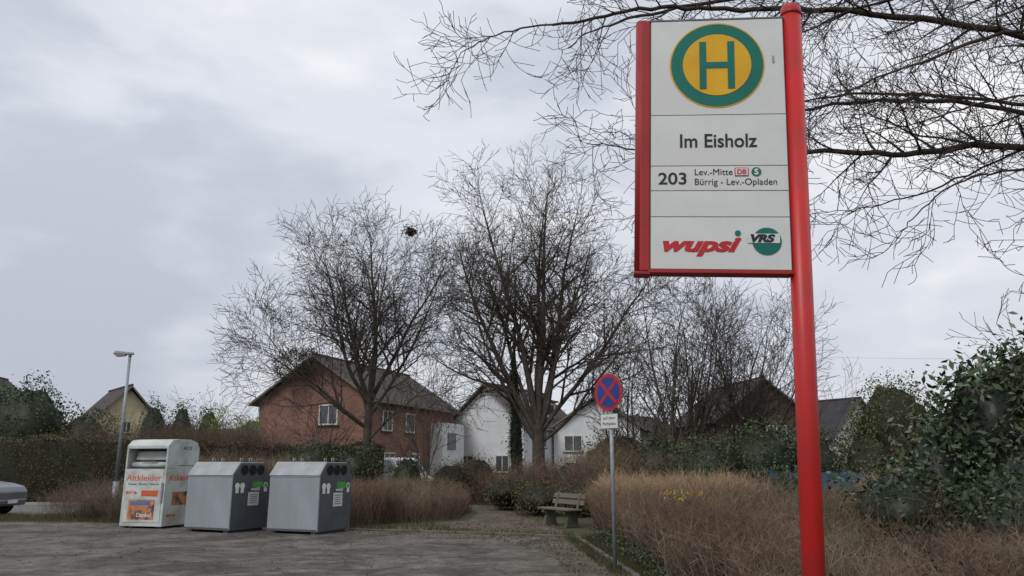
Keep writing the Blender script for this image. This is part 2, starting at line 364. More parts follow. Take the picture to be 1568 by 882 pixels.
n=7000
xy=sample_poly([(-4,20.2),(1.4,18.1),(1.75,12),(1.5,6),(.6,9),(.8,15),(-.6,17.9),(-4,19.6)],n//2)
xy2=sample_poly([(-4,20.4),(-3,22.5),(-1,23),(0,27),(1,27),(1.4,18.6)],n//2)
P=np.column_stack([np.vstack([xy,xy2]),rng.uniform(.012,.03,n)])
P=P[rng.random(n)<.55]
P=np.vstack([P,np.column_stack([sample_poly([(-14,22.5),(-4,20),(1.3,18),(1.5,9),(-12,12)],700),np.full(700,.015)])])
V,F=leafquads(P,.05,.6,3); V[:,2]=np.clip(V[:,2],.012,.04)
mesh_np('fallen_leaves',V,F,M_leaf('dead_leaf',(.11,.065,.035),(.17,.11,.06),.9),np.repeat(rng.uniform(.4,1.3,(len(P),1))*np.ones((1,3)),4,axis=0))
M_grass=nmat('grass_blades',(.055,.07,.025),(.10,.085,.04),2,.7,attr=True)
ga=[sample_poly([(1.5,18),(1.85,12),(1.6,5),(2.3,5),(2.5,12),(2.2,19)],4500),
    sample_poly([(-3,22),(-4,20.6),(1.4,18.5),(1.45,19.1),(-1.5,20.4),(-2.2,23)],900),
    sample_poly([(-17.5,23.6),(-12,23),(-9,21.9),(-9,24),(-12.6,27),(-17.8,24.5)],6000),
    sample_poly([(-90,32.9),(-12,32.9),(-12,35),(-60,35)],2500),
    sample_poly([(1.75,12),(1.4,18.2),(1.15,17.9),(1.5,12)],700)]
gx=np.vstack(ga); N_=len(gx)
h=rng.uniform(.05,.15,N_)
p0=np.column_stack([gx,np.zeros(N_)]); p1=p0+np.column_stack([rng.normal(0,.04,(N_,2)),h])
tubes('grass',p0,p1,np.full(N_,.007),np.full(N_,.001),M_grass,3,rng.uniform(.5,1.4,(N_,1))*np.ones((1,3)))

# ------------------------------------------------------------------ bus stop sign
bs=group('bus_stop_sign',(1.279,3.6,0),(0,math.radians(2.4),math.radians(-7)))
cyl('post',(0,0,-.05),(0,0,3.90),.05,M_red,bs,n=40)
capv=[];capf=[];n=32
for i in range(6):
    th=math.pi/2*i/6
    for j in range(n): f=2*math.pi*j/n; capv.append((.05*math.cos(th)*math.cos(f),.05*math.cos(th)*math.sin(f),3.90+.03*math.sin(th)))
capv.append((0,0,3.93))
for i in range(5):
    for j in range(n): capf.append((i*n+j,i*n+(j+1)%n,(i+1)*n+(j+1)%n,(i+1)*n+j))
for j in range(n): capf.append((5*n+j,5*n+(j+1)%n,6*n))
pmesh('post_cap',capv,capf,M_red,bs,smooth=True)
cyl('post_collar',(0,0,3.86),(0,0,3.885),.0525,M_redd,bs,n=40)
x0,x1,z0,z1=-.715,-.048,2.50,3.83; yf=-.035
box('cabinet',(x1-x0,.07,z1-z0),((x0+x1)/2,.003,(z0+z1)/2),M_grayframe,bs)
box('bottom_rail',(x1-x0+.01,.085,.018),((x0+x1)/2-.002,0,z0-.010),M_redd,bs,bevel=.003)
box('top_rail',(x1-x0+.01,.08,.010),((x0+x1)/2-.002,0,z1+.006),M_grayframe,bs,bevel=.002)
cyl('side_bar_round',(x0-.037,0,z0-.015),(x0-.037,0,z1+.012),.0375,M_redd,bs,n=32)
box('side_bar',(.05,.078,z1-z0+.02),(x0-.026,0,(z0+z1)/2),M_redd,bs,bevel=.006)
box('bar_foot',(.079,.084,.016),(x0-.038,0,z0-.02),M_redd,bs,bevel=.004)
zl=[z0,z0+.265,z0+.400,z0+.530,z0+.802,z1]
for i in range(5):
    a,b_=zl[i]+.0018,zl[i+1]-.0018
    box('panel_%d'%i,(x1-x0-.008,.006,b_-a),((x0+x1)/2,yf-.001,(a+b_)/2),M_panel,bs,bevel=.001)
yy=yf-.0045
cx=x0+.333; cz=z0+1.075
disc('ring_yellow',(cx,cz),.236,yy,M_yel,bs); disc('ring_green',(cx,cz),.229,yy-.002,M_green,bs)
disc('disc_yellow',(cx,cz),.170,yy-.004,M_yel,bs)
yh=yy-.0075
box('h_left',(.034,.002,.262),(cx-.070,yh,cz-.003),M_green,bs); box('h_right',(.034,.002,.262),(cx+.070,yh,cz-.003),M_green,bs); box('h_bar',(.106,.002,.034),(cx,yh,cz-.003),M_green,bs)
yt=yy-.001
txt('Im Eisholz',.073,x0+.141,z0+.628,yt,M_txt,bs,.374,.0014,name='stop_name')
txt('203',.062,x0+.038,z0+.434,yt,M_txt,bs,.137,.0012,name='line_number')
txt('Lev.-Mitte',.034,x0+.214,z0+.481,yt,M_txt,bs,.182,-.0001,name='line_text')
txt('Bürrig - Lev.-Opladen',.034,x0+.214,z0+.430,yt,M_txt,bs,.392,-.0001,name='line_text')
box('db_frame',(.066,.002,.044),(x0+.443,yt,z0+.496),M_txtr,bs); box('db_inner',(.058,.002,.036),(x0+.443,yt-.002,z0+.496),M_panel,bs)
txt('DB',.025,x0+.420,z0+.484,yt-.0035,M_txtr,bs,.044,.001)
disc('s_bahn',(x0+.513,z0+.497),.023,yt,M_green,bs,32); txt('S',.03,x0+.503,z0+.482,yt-.003,M_white,bs,.019,.0012)
txt('wupsi',.072,x0+.045,z0+.092,yt,M_txtr,bs,.372,.0045,.35,name='operator_name')
disc('operator_dot',(x0+.418,z0+.182),.014,yt-.001,M_green,bs,24)
disc('vrs_disc',(x0+.553,z0+.142),.068,yt,M_green,bs)
box('vrs_band',(.150,.002,.046),(x0+.538,yt-.003,z0+.156),M_panel,bs)
txt('VRS',.036,x0+.470,z0+.139,yt-.005,M_txt,bs,.115,.003,.25,name='network_name')
box('sticker',(.010,.002,.04),(x1-.055,yt,z0+1.1),M_galv,bs)
for zz in(2.62,3.15,3.72): box('bracket_%d'%int(zz*100),(.05,.05,.04),(-.045,.03,zz),M_redd,bs)

# ------------------------------------------------------------------ no stopping sign
ts=group('no_stopping_sign',(1.58,12.5,0),(0,0,math.radians(-50)))
cyl('pole',(0,0,-.1),(0,0,3.05),.031,M_galv,ts)
cyl('rim_back',(0,-.045,2.74),(0,-.040,2.74),.30,M_galv,ts,n=48)
cyl('red_rim',(0,-.050,2.74),(0,-.046,2.74),.298,M_txtr,ts,n=48)
cyl('blue_disc',(0,-.054,2.74),(0,-.0505,2.74),.245,M_blue,ts,n=48)
for s in(1,-1): box('red_bar_%d'%s,(.49,.003,.052),(0,-.0565-.001*s,2.74),M_txtr,ts,(0,math.radians(45*s),0))
box('sub_sign',(.36,.004,.22),(0,-.045,2.28),M_panel,ts,bevel=.002)
box('sub_rim',(.38,.003,.24),(0,-.0405,2.28),M_grayframe,ts)
txt('auf dem',.05,-.13,2.31,-.049,M_txt,ts,.26); txt('Parkplatz',.05,-.14,2.22,-.049,M_txt,ts,.28)
for zz in(2.6,2.88,2.28): box('clamp_%d'%int(zz*100),(.09,.05,.03),(0,-.012,zz),M_galv,ts)

# ------------------------------------------------------------------ bottle banks
M_bankL=nmat('bank_light_grey',(.27,.30,.325),(.22,.245,.265),2,.45,mapscale=(1,1,.4),c3=(.24,.255,.27),s3=3)
M_bankR=nmat('bank_roof_grey',(.33,.345,.36),(.27,.28,.29),3,.5,c3=(.24,.25,.24),s3=2)
M_bankD=nmat('bank_dark_grey',(.085,.095,.105),(.068,.078,.084),3,.5)
M_hole=nmat('rubber_hole',(.008,.008,.008),None,5,.8)
M_lime=nmat('sticker_green',(.08,.34,.06),None,5,.5)
def bank(loc,rz):
    g=group('bottle_bank',loc,(0,0,rz)); Lx,W,e,t=1.5,1.27,1.36,1.66
    prof=[(0,.06),(W,.06),(W,e),(W-.22,t),(.24,t),(0,e)]
    prism('body',prof,-Lx,0,M_bankL,g,bevel=.018)
    prism('roof_slope',[(-.012,e-.01),(.238,t+.004),(.238,t+.016),(-.022,e-.004)],-Lx-.01,.002,M_bankR,g)
    prof2=[(.015,.08),(W-.015,.08),(W-.015,e-.004),(W-.228,t-.014),(.248,t-.014),(.015,e-.004)]
    prism('end_panel',prof2,.003,.014,M_bankD,g)
    for x in(-Lx+.15,-.15): box('skid_%d'%int(-x*100),(.12,W-.1,.07),(x,W/2,.032),M_bankD,g)
    box('seam',(Lx-.04,.012,.018),(-Lx/2,-.006,e-.03),M_bankL,g); 
    box('lower_seam',(Lx-.04,.012,.03),(-Lx/2,-.006,.10),M_bankD,g)
    for i,yc in enumerate((.36,.635,.91)):
        cyl('hole_rim_%d'%i,(.010,yc,1.48),(.035,yc,1.48),.118,M_rubber,g); cyl('hole_%d'%i,(.03,yc,1.48),(.038,yc,1.48),.096,M_hole,g)
    box('label',(.004,.36,.32),(.016,.72,.78),M_panel,g)
    for k in range(5): box('label_line_%d'%k,(.002,.28-.05*(k%2),.02),(.0195,.72,.88-.05*k),M_grayframe,g)
    txt('weiß',.08,0,0,0,M_white,g,.3,.002,rot=(math.pi/2,0,math.pi/2),loc=(.016,.62,.98))
    for i,(yc,mm) in enumerate(((.16,M_white),(.33,M_white),(1.12,M_white))):
        cyl('sticker_%d'%i,(.012,yc,1.10),(.017,yc,1.10),.075,mm,g); box('sticker_low_%d'%i,(.004,.1,.12),(.0145,yc,.99 if i<2 else 1.0),mm,g)
    cyl('sticker_green',(.017,1.12,1.10),(.019,1.12,1.10),.055,M_lime,g)
    box('plate',(.004,.34,.14),(.0146,.84,1.12),M_lime,g)
    for x in(-Lx+.3,-.25):
        for yv in(.5,.8):
            cyl('hook_a',(x,yv-.04,t),(x,yv-.04,t+.1),.01,M_galv,g,n=10); cyl('hook_b',(x,yv+.04,t),(x,yv+.04,t+.1),.01,M_galv,g,n=10); cyl('hook_c',(x,yv-.05,t+.1),(x,yv+.05,t+.1),.01,M_galv,g,n=10)
    return g
bank((-4.56,18.9,.004),math.radians(-24)); bank((-6.79,19.35,.004),math.radians(-26))

# ------------------------------------------------------------------ clothes bank
M_cl=nmat('clothes_bank_white',(.50,.54,.525),(.42,.45,.43),2.2,.5,c3=(.34,.36,.33),s3=2.5)
M_or=nmat('orange_print',(.55,.11,.04),None,4,.5)
m_post=nmat('poster_print',(.42,.13,.06),(.55,.30,.16),5,.5,c3=(.10,.05,.05),s3=4,detail=2)
cb=group('clothes_recycling_bank',(-9.0,20.7,.004),(0,0,math.radians(-14.4)))
W,Dp,H=1.28,1.3,2.27
prism('body_lower',[(0,.05),(Dp,.05),(Dp,1.5),(0,1.5)],-W,0,M_cl,cb,bevel=.012)
prism('body_upper',[(.42,1.502),(Dp,1.502),(Dp,2.06),(Dp-.1,2.2),(Dp-.35,H),(.42,H)],-W+.03,-.03,M_cl,cb,bevel=.01)
prism('hood',[(.0,2.02),(.06,2.02),(.06,2.04),(.42,2.12),(.42,H+.003),(.16,2.24),(.0,2.10)],-W+.002,-.002,M_cl,cb,bevel=.01)
for nm,xa,xb in(('cheek_l',-W+.001,-W+.05),('cheek_r',-.05,-.001)):
    prism(nm,[(.003,1.503),(.418,1.503),(.418,2.13),(.06,2.035),(.003,2.016)],xa,xb,M_cl,cb,bevel=.006)
prism('roof_side_r',[(.40,1.6),(Dp-.01,1.6),(Dp-.01,2.05),(Dp-.11,2.19),(Dp-.36,H-.01),(.40,H-.01)],-.028,-.001,M_cl,cb)
M_dk=nmat('recess_dark',(.06,.065,.065),None,4,.6)
box('recess_back',(W-.12,.01,.5),(-W/2,.41,1.76),M_dk,cb)
box('flap',(W-.2,.03,.24),(-W/2,.30,1.84),M_cl,cb,(math.radians(-20),0,0),.01)
cyl('chute_roll',(-W+.08,.2,1.60),(-.08,.2,1.60),.08,M_cl,cb)
box('recess_floor',(W-.1,.4,.01),(-W/2,.21,1.512),M_dk,cb)
box('handle',(.5,.03,.03),(-W/2,.09,1.70),M_dk,cb,bevel=.006)
box('front_panel',(W-.16,.012,1.30),(-W/2,-.007,.80),M_cl,cb,bevel=.004)
txt('Altkleider',.155,-W+.09,1.20,-.0145,M_or,cb,W-.20,.002,name='lettering_front')
txt('Kleider  Schuhe  Wäsche',.05,-W+.16,1.09,-.0145,M_txt,cb,W-.34,.001)
txt('avea',.10,-W+.12,.86,-.0145,M_or,cb,.34,.006)
box('poster_front',(.80,.004,.50),(-W/2-.02,-.0155,.47),m_post,cb)
box('poster_band',(.50,.004,.15),(-W/2+.2,-.0155,.88),M_or,cb)
box('poster_strip',(.62,.002,.10),(-W/2-.06,-.0185,.63),nmat('poster_blue',(.10,.17,.30),None,5,.5),cb)
txt('Danke!',.10,-W+.5,.29,-.0185,M_panel,cb,.44,.002)
txt('Altkleider',.155,0,0,0,M_or,cb,Dp-.3,.002,rot=(math.pi/2,0,math.pi/2),loc=(.003,.12,1.20),name='lettering_side')
box('poster_side',(.004,.62,.34),(.003,.62,.74),m_post,cb); 
txt('avea',.10,0,0,0,M_or,cb,.34,.006,rot=(math.pi/2,0,math.pi/2),loc=(.003,.15,.28))
box('lock_bar',(.05,.03,.5),(-.07,-.02,.9),M_galv,cb,bevel=.005)
for x in(-W+.12,-.12):
    for y in(.12,Dp-.12): box('foot',(.1,.1,.06),(x,y,.02),M_dk,cb)
txt('A273',.09,0,0,0,M_blue,cb,.36,.002,rot=(math.pi/2,0,math.pi/2),loc=(.002,.6,2.0))

# ------------------------------------------------------------------ street lamp
sl=group('street_lamp',(-12.42,25,0))
cyl('base_sleeve',(0,0,-.1),(0,0,1.1),.085,M_galv,sl); cyl('pole',(0,0,1.1),(0,0,5.05),.06,M_galv,sl,.042)
M_lampg=nmat('lamp_housing',(.20,.21,.21),None,6,.5); M_lens=nmat('lamp_lens',(.5,.5,.45),None,6,.3)
pmesh('head',[(-.52,-.13,5.10),(.12,-.07,5.10),(.12,.07,5.10),(-.52,.13,5.10),(-.46,-.09,5.22),(.10,-.05,5.17),(.10,.05,5.17),(-.46,.09,5.22)],[(0,3,2,1),(4,5,6,7),(0,1,5,4),(1,2,6,5),(2,3,7,6),(3,0,4,7)],M_lampg,sl,bevel=.025)
pmesh('lens',[(-.48,-.11,5.098),(-.12,-.08,5.098),(-.12,.08,5.098),(-.48,.11,5.098),(-.42,-.07,5.03),(-.16,-.05,5.05),(-.16,.05,5.05),(-.42,.07,5.03)],[(0,1,2,3),(7,6,5,4),(4,5,1,0),(5,6,2,1),(6,7,3,2),(7,4,0,3)],M_lens,sl,bevel=.015)
cyl('spigot',(0,0,5.02),(0,0,5.12),.05,M_lampg,sl)
sl2=group('street_lamp',(6.9,64,0)); cyl('pole',(0,0,0),(0,0,5),.06,M_galv,sl2,.04); box('head',(.7,.2,.12),(-.25,0,5.05),M_lampg,sl2,bevel=.03)

# ------------------------------------------------------------------ bench
be=group('park_bench',(1.32,21.6,.006),(0,0,math.radians(-62)))
for i,y in enumerate((-.22,-.07,.08)): box('seat_plank_%d'%i,(1.6,.125,.045),(0,y,.45),M_wood,be,(0,0,0),.008)
for i,(y,z) in enumerate(((.235,.62),(.28,.78))): box('back_plank_%d'%i,(1.6,.04,.125),(0,y,z),M_wood,be,(math.radians(-15),0,0),.008)
for s in(-.55,.55):
    prism('leg_%d'%(s*100),[(-.24,0),(.2,0),(.16,.1),(.13,.36),(.33,.86),(.27,.88),(.13,.42),(-.26,.425),(-.26,.34),(-.16,.30),(-.2,.08)],s-.05,s+.05,M_conc,be,bevel=.01)

# ------------------------------------------------------------------ vehicles
def vehicle(name,loc,rz,prof,cab,w,wheels,wr,mat):
    g=group(name,loc,(0,0,rz)); hw=w/2
    def loft(nm,pr,y_bot,y_top,mat_,zlo,zhi):
        n=len(pr); v=[]
        for s in(-1,1):
            for (x,z) in pr:
                t=(z-zlo)/(zhi-zlo+1e-9); v.append((x,s*(y_bot+(y_top-y_bot)*t),z))
        f=[tuple(range(n)),tuple(range(2*n-1,n-1,-1))]+[(i,n+i,n+(i+1)%n,(i+1)%n) for i in range(n)]
        o=pmesh(nm,v,f,mat_,g,bevel=.04); o.modifiers['b'].segments=3
        return o
    zs=[p[1] for p in prof]; loft('body',prof,hw,hw*.96,mat,min(zs),max(zs))
    zc=[p[1] for p in cab]; loft('cabin',cab,hw*.95,hw*.78,mat,min(zc),max(zc))
    cxm=sum(p[0] for p in cab)/len(cab); 
    gl=[(cxm+(x-cxm)*.86,min(zc)+.06+(z-min(zc))*.80) for x,z in cab]
    for s in(-1,1):
        v=[];k=(hw*.78-hw*.95)
        for x,z in gl:
            t=(z-min(zc))/(max(zc)-min(zc)); v.append((x,s*(hw*.95+k*t+.006),z))
        pmesh('side_glass_%d'%s,v,[tuple(range(len(v))) if s<0 else tuple(range(len(v)-1,-1,-1))],M_glass,g)
    def screen(a,b_,sgn,nm):
        a=Vector((a[0],0,a[1]));b_=Vector((b_[0],0,b_[1])); d=b_-a; nrm=Vector((d.z,0,-d.x)).normalized()*sgn*.008
        p=a+d*.12+nrm;q=a+d*.88+nrm
        pmesh(nm,[(p.x,-hw*.83,p.z),(p.x,hw*.83,p.z),(q.x,hw*.70,q.z),(q.x,-hw*.70,q.z)],[(0,1,2,3)],M_glass,g)
    screen(cab[0],cab[1],1,'windscreen'); screen(cab[-1],cab[-2],-1,'rear_window')
    for i,xw in enumerate(wheels):
        for s in(-1,1):
            y=s*(hw-.10)
            cyl('wheel_arch_%d_%d'%(i,s),(xw,s*(hw-.03),wr+.02),(xw,s*(hw+.004),wr+.02),wr+.055,M_rubber,g)
            cyl('tyre_%d_%d'%(i,s),(xw,y-.10*s,wr),(xw,y+.115*s,wr),wr,M_rubber,g,bevel=.02)
            cyl('rim_%d_%d'%(i,s),(xw,y+.10*s,wr),(xw,y+.122*s,wr),wr*.62,M_galv,g)
    xf=max(p[0] for p in prof); xr=min(p[0] for p in prof)
    for s in(-1,1):
        box('headlamp_%d'%s,(.12,.34,.14),(xf-.09,s*(hw-.20),.70),M_lens,g,bevel=.03)
        box('tail_lamp_%d'%s,(.08,.2,.3),(xr+.04,s*(hw-.14),.85),M_txtr,g,bevel=.02)
        box('mirror_%d'%s,(.1,.16,.12),(cab[0][0]-.25,s*(hw+.06),min(zc)+.1),mat,g,bevel=.03)
    box('bumper_front',(.10,w*.9,.16),(xf-.02,0,.42),mat,g,bevel=.04); box('plate',(.01,.5,.11),(xf+.036,0,.42),M_white,g)
    for s in(-1,1): box('door_seam_%d'%s,(.012,.004,.6),(cxm,s*(hw+.001),.62),M_rubber,g)
    return g
M_silver=nmat('car_silver',(.20,.21,.23),None,2,.3,metal=.5,spec=.6); M_vw=nmat('van_white',(.65,.66,.67),None,2,.35,spec=.5)
prof=[(2.05,.28),(2.12,.5),(2.10,.74),(1.98,.90),(1.6,1.0),(1.0,1.08),(.9,1.08),(-1.9,1.08),(-2.0,.95),(-2.05,.55),(-2.0,.28)]
cab=[(1.15,1.06),(.40,1.48),(.15,1.53),(-1.2,1.51),(-1.5,1.45),(-1.88,1.06)]
vehicle('parked_car',(-18.6,26.4,.008),0,prof,cab,1.72,(1.32,-1.3),.31,M_silver)
vprof=[(2.3,.3),(2.4,.6),(2.3,.95),(1.6,1.15),(-2.4,1.17),(-2.45,.4),(-2.4,.3)]
vcab=[(1.75,1.13),(1.05,1.9),(.7,1.98),(-2.1,1.98),(-2.3,1.93),(-2.4,1.16)]
vehicle('parked_van',(-6.2,42,.0),math.radians(-50),vprof,vcab,1.85,(1.55,-1.5),.33,M_vw)
vehicle('parked_car',(-2.8,47,.0),math.radians(-75),prof,cab,1.72,(1.32,-1.3),.31,M_vw)

# ------------------------------------------------------------------ houses
def brickmat(name,c1,c2,mortar):
    m=D.materials.new(name); m.use_nodes=True; nt=m.node_tree; N=nt.nodes; L=nt.links; b=N['Principled BSDF']; b.inputs['Roughness'].default_value=.9
    tc=N.new('ShaderNodeTexCoord'); sp=N.new('ShaderNodeSeparateXYZ'); L.new(tc.outputs['Object'],sp.inputs[0])
    ad=N.new('ShaderNodeMath'); L.new(sp.outputs[0],ad.inputs[0]); L.new(sp.outputs[1],ad.inputs[1])
    cb_=N.new('ShaderNodeCombineXYZ'); L.new(ad.outputs[0],cb_.inputs[0]); L.new(sp.outputs[2],cb_.inputs[1])
    br=N.new('ShaderNodeTexBrick'); L.new(cb_.outputs[0],br.inputs['Vector']); br.inputs['Color1'].default_value=(*c1,1); br.inputs['Color2'].default_value=(*c2,1); br.inputs['Mortar'].default_value=(*mortar,1)
    br.inputs['Scale'].default_value=1; br.inputs['Brick Width'].default_value=.25; br.inputs['Row Height'].default_value=.083; br.inputs['Mortar Size'].default_value=.009
    no=N.new('ShaderNodeTexNoise'); no.inputs['Scale'].default_value=.6; no.inputs['Detail'].default_value=5; L.new(tc.outputs['Object'],no.inputs['Vector'])
    r=N.new('ShaderNodeValToRGB'); r.color_ramp.elements[0].color=(.7,.7,.7,1); r.color_ramp.elements[1].color=(1.2,1.15,1.1,1); r.color_ramp.elements[0].position=.35; r.color_ramp.elements[1].position=.65; L.new(no.outputs['Fac'],r.inputs[0])
    mx=N.new('ShaderNodeMix'); mx.data_type='RGBA'; mx.blend_type='MULTIPLY'; mx.inputs[0].default_value=1; L.new(br.outputs[0],mx.inputs[6]); L.new(r.outputs[0],mx.inputs[7]); L.new(mx.outputs[2],b.inputs['Base Color'])
    return m
def roofmat(name,c):
    m=nmat(name,c,tuple(x*.7 for x in c),1.5,.85); nt=m.node_tree; N=nt.nodes; L=nt.links
    w=N.new('ShaderNodeTexWave'); w.bands_direction='Y'; w.inputs['Scale'].default_value=1.1; w.inputs['Distortion'].default_value=.3
    tc=N.new('ShaderNodeTexCoord'); L.new(tc.outputs['Object'],w.inputs['Vector']); bp=N.new('ShaderNodeBump'); bp.inputs['Strength'].default_value=.6; bp.inputs['Distance'].default_value=.05; L.new(w.outputs['Fac'],bp.inputs['Height']); L.new(bp.outputs[0],N['Principled BSDF'].inputs['Normal'])
    return m
M_brick=brickmat('red_brick',(.23,.105,.078),(.165,.077,.058),(.17,.135,.115)); M_brick2=brickmat('dark_brick',(.065,.042,.033),(.05,.032,.026),(.06,.05,.045))
M_render=nmat('white_render',(.60,.61,.62),(.52,.53,.54),1.2,.85); M_yw=nmat('yellow_render',(.60,.53,.34),None,1.2,.85)
M_roof=roofmat('roof_tiles',(.075,.060,.055)); M_roofg=roofmat('roof_tiles_grey',(.05,.05,.055))
M_white_trim=nmat('trim',(.16,.14,.12),None,4,.7)
def house(name,loc,rz,W,Ln,e,rdg,wall,roof,gwin=(),swin=(),chim=True,oh=.45):
    g=group(name,loc,(0,0,rz))
    prism('walls',[(0,-.3),(W,-.3),(W,e),(W/2,rdg-.14),(0,e)],0,Ln,wall,g,axis='y')
    sl_=(rdg-e)/(W/2); th=.16
    for s,nm in((-1,'roof_left'),(1,'roof_right')):
        xa=W/2; xb=W/2+s*(W/2+oh); za=rdg; zb=rdg-sl_*(W/2+oh)
        pr=[(xa,za),(xb,zb),(xb,zb+th),(xa,za+th)]
        prism(nm,pr,-oh,Ln+oh,roof,g,axis='y')
        prism(nm+'_verge',[(xa,za-.03),(xb,zb-.03),(xb,zb+th*.85),(xa,za+th*.85)],-oh-.05,-oh-.004,M_white_trim,g,axis='y')
        cyl(nm+'_gutter',(xb+s*.05,-oh,zb+.03),(xb+s*.05,Ln+oh,zb+.03),.07,M_white_trim,g,n=12)
    cyl('ridge',(W/2,-oh,rdg+th),(W/2,Ln+oh,rdg+th),.1,roof,g,n=10)
    if chim: box('chimney',(.6,.6,1.6),(W/2-.8,Ln*.55,rdg+.3),M_brick2,g); box('chimney_cap',(.72,.72,.08),(W/2-.8,Ln*.55,rdg+1.145),M_conc,g)
    def win(k,x,z,w,h,side):
        def bx(nm,sx,sz,ox,oz,dp,mt,th_):
            if side=='g': box('%s_%d'%(nm,k),(sx,th_,sz),(x+ox,-dp,z+oz),mt,g)
            else: box('%s_%d'%(nm,k),(th_,sx,sz),(W+dp,x+ox,z+oz),mt,g)
        bx('glass',w-.1,h-.1,0,0,.02,M_glass,.03)
        for s in(-1,1): bx('jamb%d'%s,.08,h,s*(w/2-.04),0,.04,M_wframe,.08); bx('rail%d'%s,w-.165,.08,0,s*(h/2-.04),.04,M_wframe,.08)
        bx('mullion',.06,h-.165,0,0,.037,M_wframe,.06); bx('sill',w+.2,.06,0,-h/2-.035,.07,M_conc,.14)
    k=0
    for q in gwin: win(k,*q,'g'); k+=1
    for q in swin: win(k,*q,'s'); k+=1
    return g
h1=house('brick_house',(-16.8,51.9,0),math.radians(-20),8.5,12.5,5.75,8.5,M_brick,M_roof,[(5.4,4.75,1.4,1.3),(5.4,1.8,1.8,1.4),(2.5,1.8,1.4,1.4)],[(2,4.4,1.3,1.3),(5.2,4.4,1.3,1.3),(2.4,1.7,1.4,1.4),(6,1.7,1.4,1.4)],False)
box('white_bay',(1.0,3.8,4.6),(9.0,10.4,2.3),M_render,h1); box('bay_window',(.05,1.4,1.2),(9.53,10.0,3.3),M_glass,h1); box('bay_door',(.06,1.0,2.0),(9.54,11.3,1.1),M_wframe,h1)
box('skylight',(.9,1.0,.06),(6.7,3.2,7.0),M_glass,h1,(0,math.radians(33),0)); 
h2=house('white_house',(-5.0,62.6,0),math.radians(-27),6.6,11,4.7,7.75,M_render,M_roof,[(4.8,1.7,1.2,1.3),(1.7,1.7,1.2,1.3)],[(3.2,3.6,1.7,1.3),(7.5,3.6,1.7,1.3),(3.2,1.2,1.7,1.4),(7.5,1.2,1.7,1.5)])
box('dormer',(2.2,2.6,1.3),(5.0,5.8,6.1),M_render,h2); box('dormer_roof',(2.6,3.0,.14),(5.05,5.8,6.82),M_roof,h2); box('dormer_window',(.05,1.8,.8),(6.13,5.8,6.1),M_glass,h2)
house('white_house',(3.4,64,0),math.radians(-15),7.0,9,4.6,6.9,M_render,M_roofg,[(1.6,3.3,1.5,1.3),(4.8,3.3,1.1,1.2),(1.6,1.0,1.1,1.2),(4.8,1.0,1.1,1.2)],[(2.5,2.8,1.4,1.2)])
house('brown_brick_house',(15.2,58,0),math.radians(8),7.4,9,5.0,7.9,M_brick2,M_roof,[(1.6,3.9,1.2,1.2),(4.6,3.9,1.6,1.2),(2,1.5,1.2,1.2)],[],False)
house('small_house',(24.6,60,0),math.radians(30),6,7,4.0,6.6,M_render,M_roofg,[(3,2.8,1.2,1.2)],[],False)
house('yellow_house',(-31.0,58,0),math.radians(40),4.6,6,4.9,7.4,M_yw,M_roof,[(2.3,4.4,.7,.9)],[],False)
house('grey_house',(-50.5,64,0),math.radians(10),8,9,6.0,9.4,M_render,M_roofg,[(4.4,3.4,1,1)],[],False)

# ------------------------------------------------------------------ vegetation
M_gd=M_leaf('evergreen_dark',(.030,.052,.020),(.055,.082,.030)); M_gm=M_leaf('laurel_green',(.060,.090,.048),(.10,.135,.075),.35)
M_bee=M_leaf('beech_brown',(.095,.058,.042),(.07,.056,.036),.8); M_beg=M_leaf('hedge_mixed',(.058,.066,.028),(.090,.070,.040),.8); M_red_leaf=M_leaf('reddish_leaf',(.13,.06,.035),(.10,.07,.035),.8)
M_lg=M_leaf('spring_green',(.19,.23,.035),(.13,.17,.03)); M_iv=M_leaf('ivy_green',(.035,.060,.028),(.065,.095,.045),.4)
M_far=M_leaf('distant_twigs',(.085,.078,.07),(.105,.09,.078),.95)
def hedge(name,a,b_,wd,h,n,size,mat,ccol=.3):
    a=np.array(a);b_=np.array(b_);d=b_-a;L_=np.linalg.norm(d);d/=L_;nr=np.array([d[1],-d[0]])
    t=rng.uniform(0,L_,n);f=rng.choice(3,n,p=[.45,.4,.15])
    s=np.where(f==0,wd/2,rng.uniform(-wd/2,wd/2,n)); s=np.where(f==2,-wd/2,s); z=np.where(f==1,h,rng.uniform(0,h,n))
    wob=.10*np.sin(t*1.7+z)+.08*np.sin(t*4.1+2*z)
    P=np.column_stack([a[0]+d[0]*t+nr[0]*(s+np.sign(s)*wob),a[1]+d[1]*t+nr[1]*(s+np.sign(s)*wob),z*(1+.04*np.sin(t*.9)+.03*np.sin(t*3.3))])
    P+=rng.normal(0,.06,P.shape); P[:,2]=np.maximum(P[:,2],.03)
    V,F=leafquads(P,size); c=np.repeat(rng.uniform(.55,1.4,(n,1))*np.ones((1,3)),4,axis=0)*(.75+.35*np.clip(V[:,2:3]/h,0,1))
    q=[]
    for sx,ss in((0,-1),(L_,-1),(L_,1),(0,1)):
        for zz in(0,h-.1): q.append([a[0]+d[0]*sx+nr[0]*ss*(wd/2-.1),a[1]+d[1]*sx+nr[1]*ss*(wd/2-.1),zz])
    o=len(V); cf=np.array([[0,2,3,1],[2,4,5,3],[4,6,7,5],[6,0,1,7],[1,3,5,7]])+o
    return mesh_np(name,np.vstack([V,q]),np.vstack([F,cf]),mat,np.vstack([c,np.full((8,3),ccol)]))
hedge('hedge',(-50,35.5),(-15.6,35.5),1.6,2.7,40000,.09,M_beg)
hedge('beech_hedge',(-15.4,38),(-6.5,40),1.4,2.5,16000,.09,M_bee)
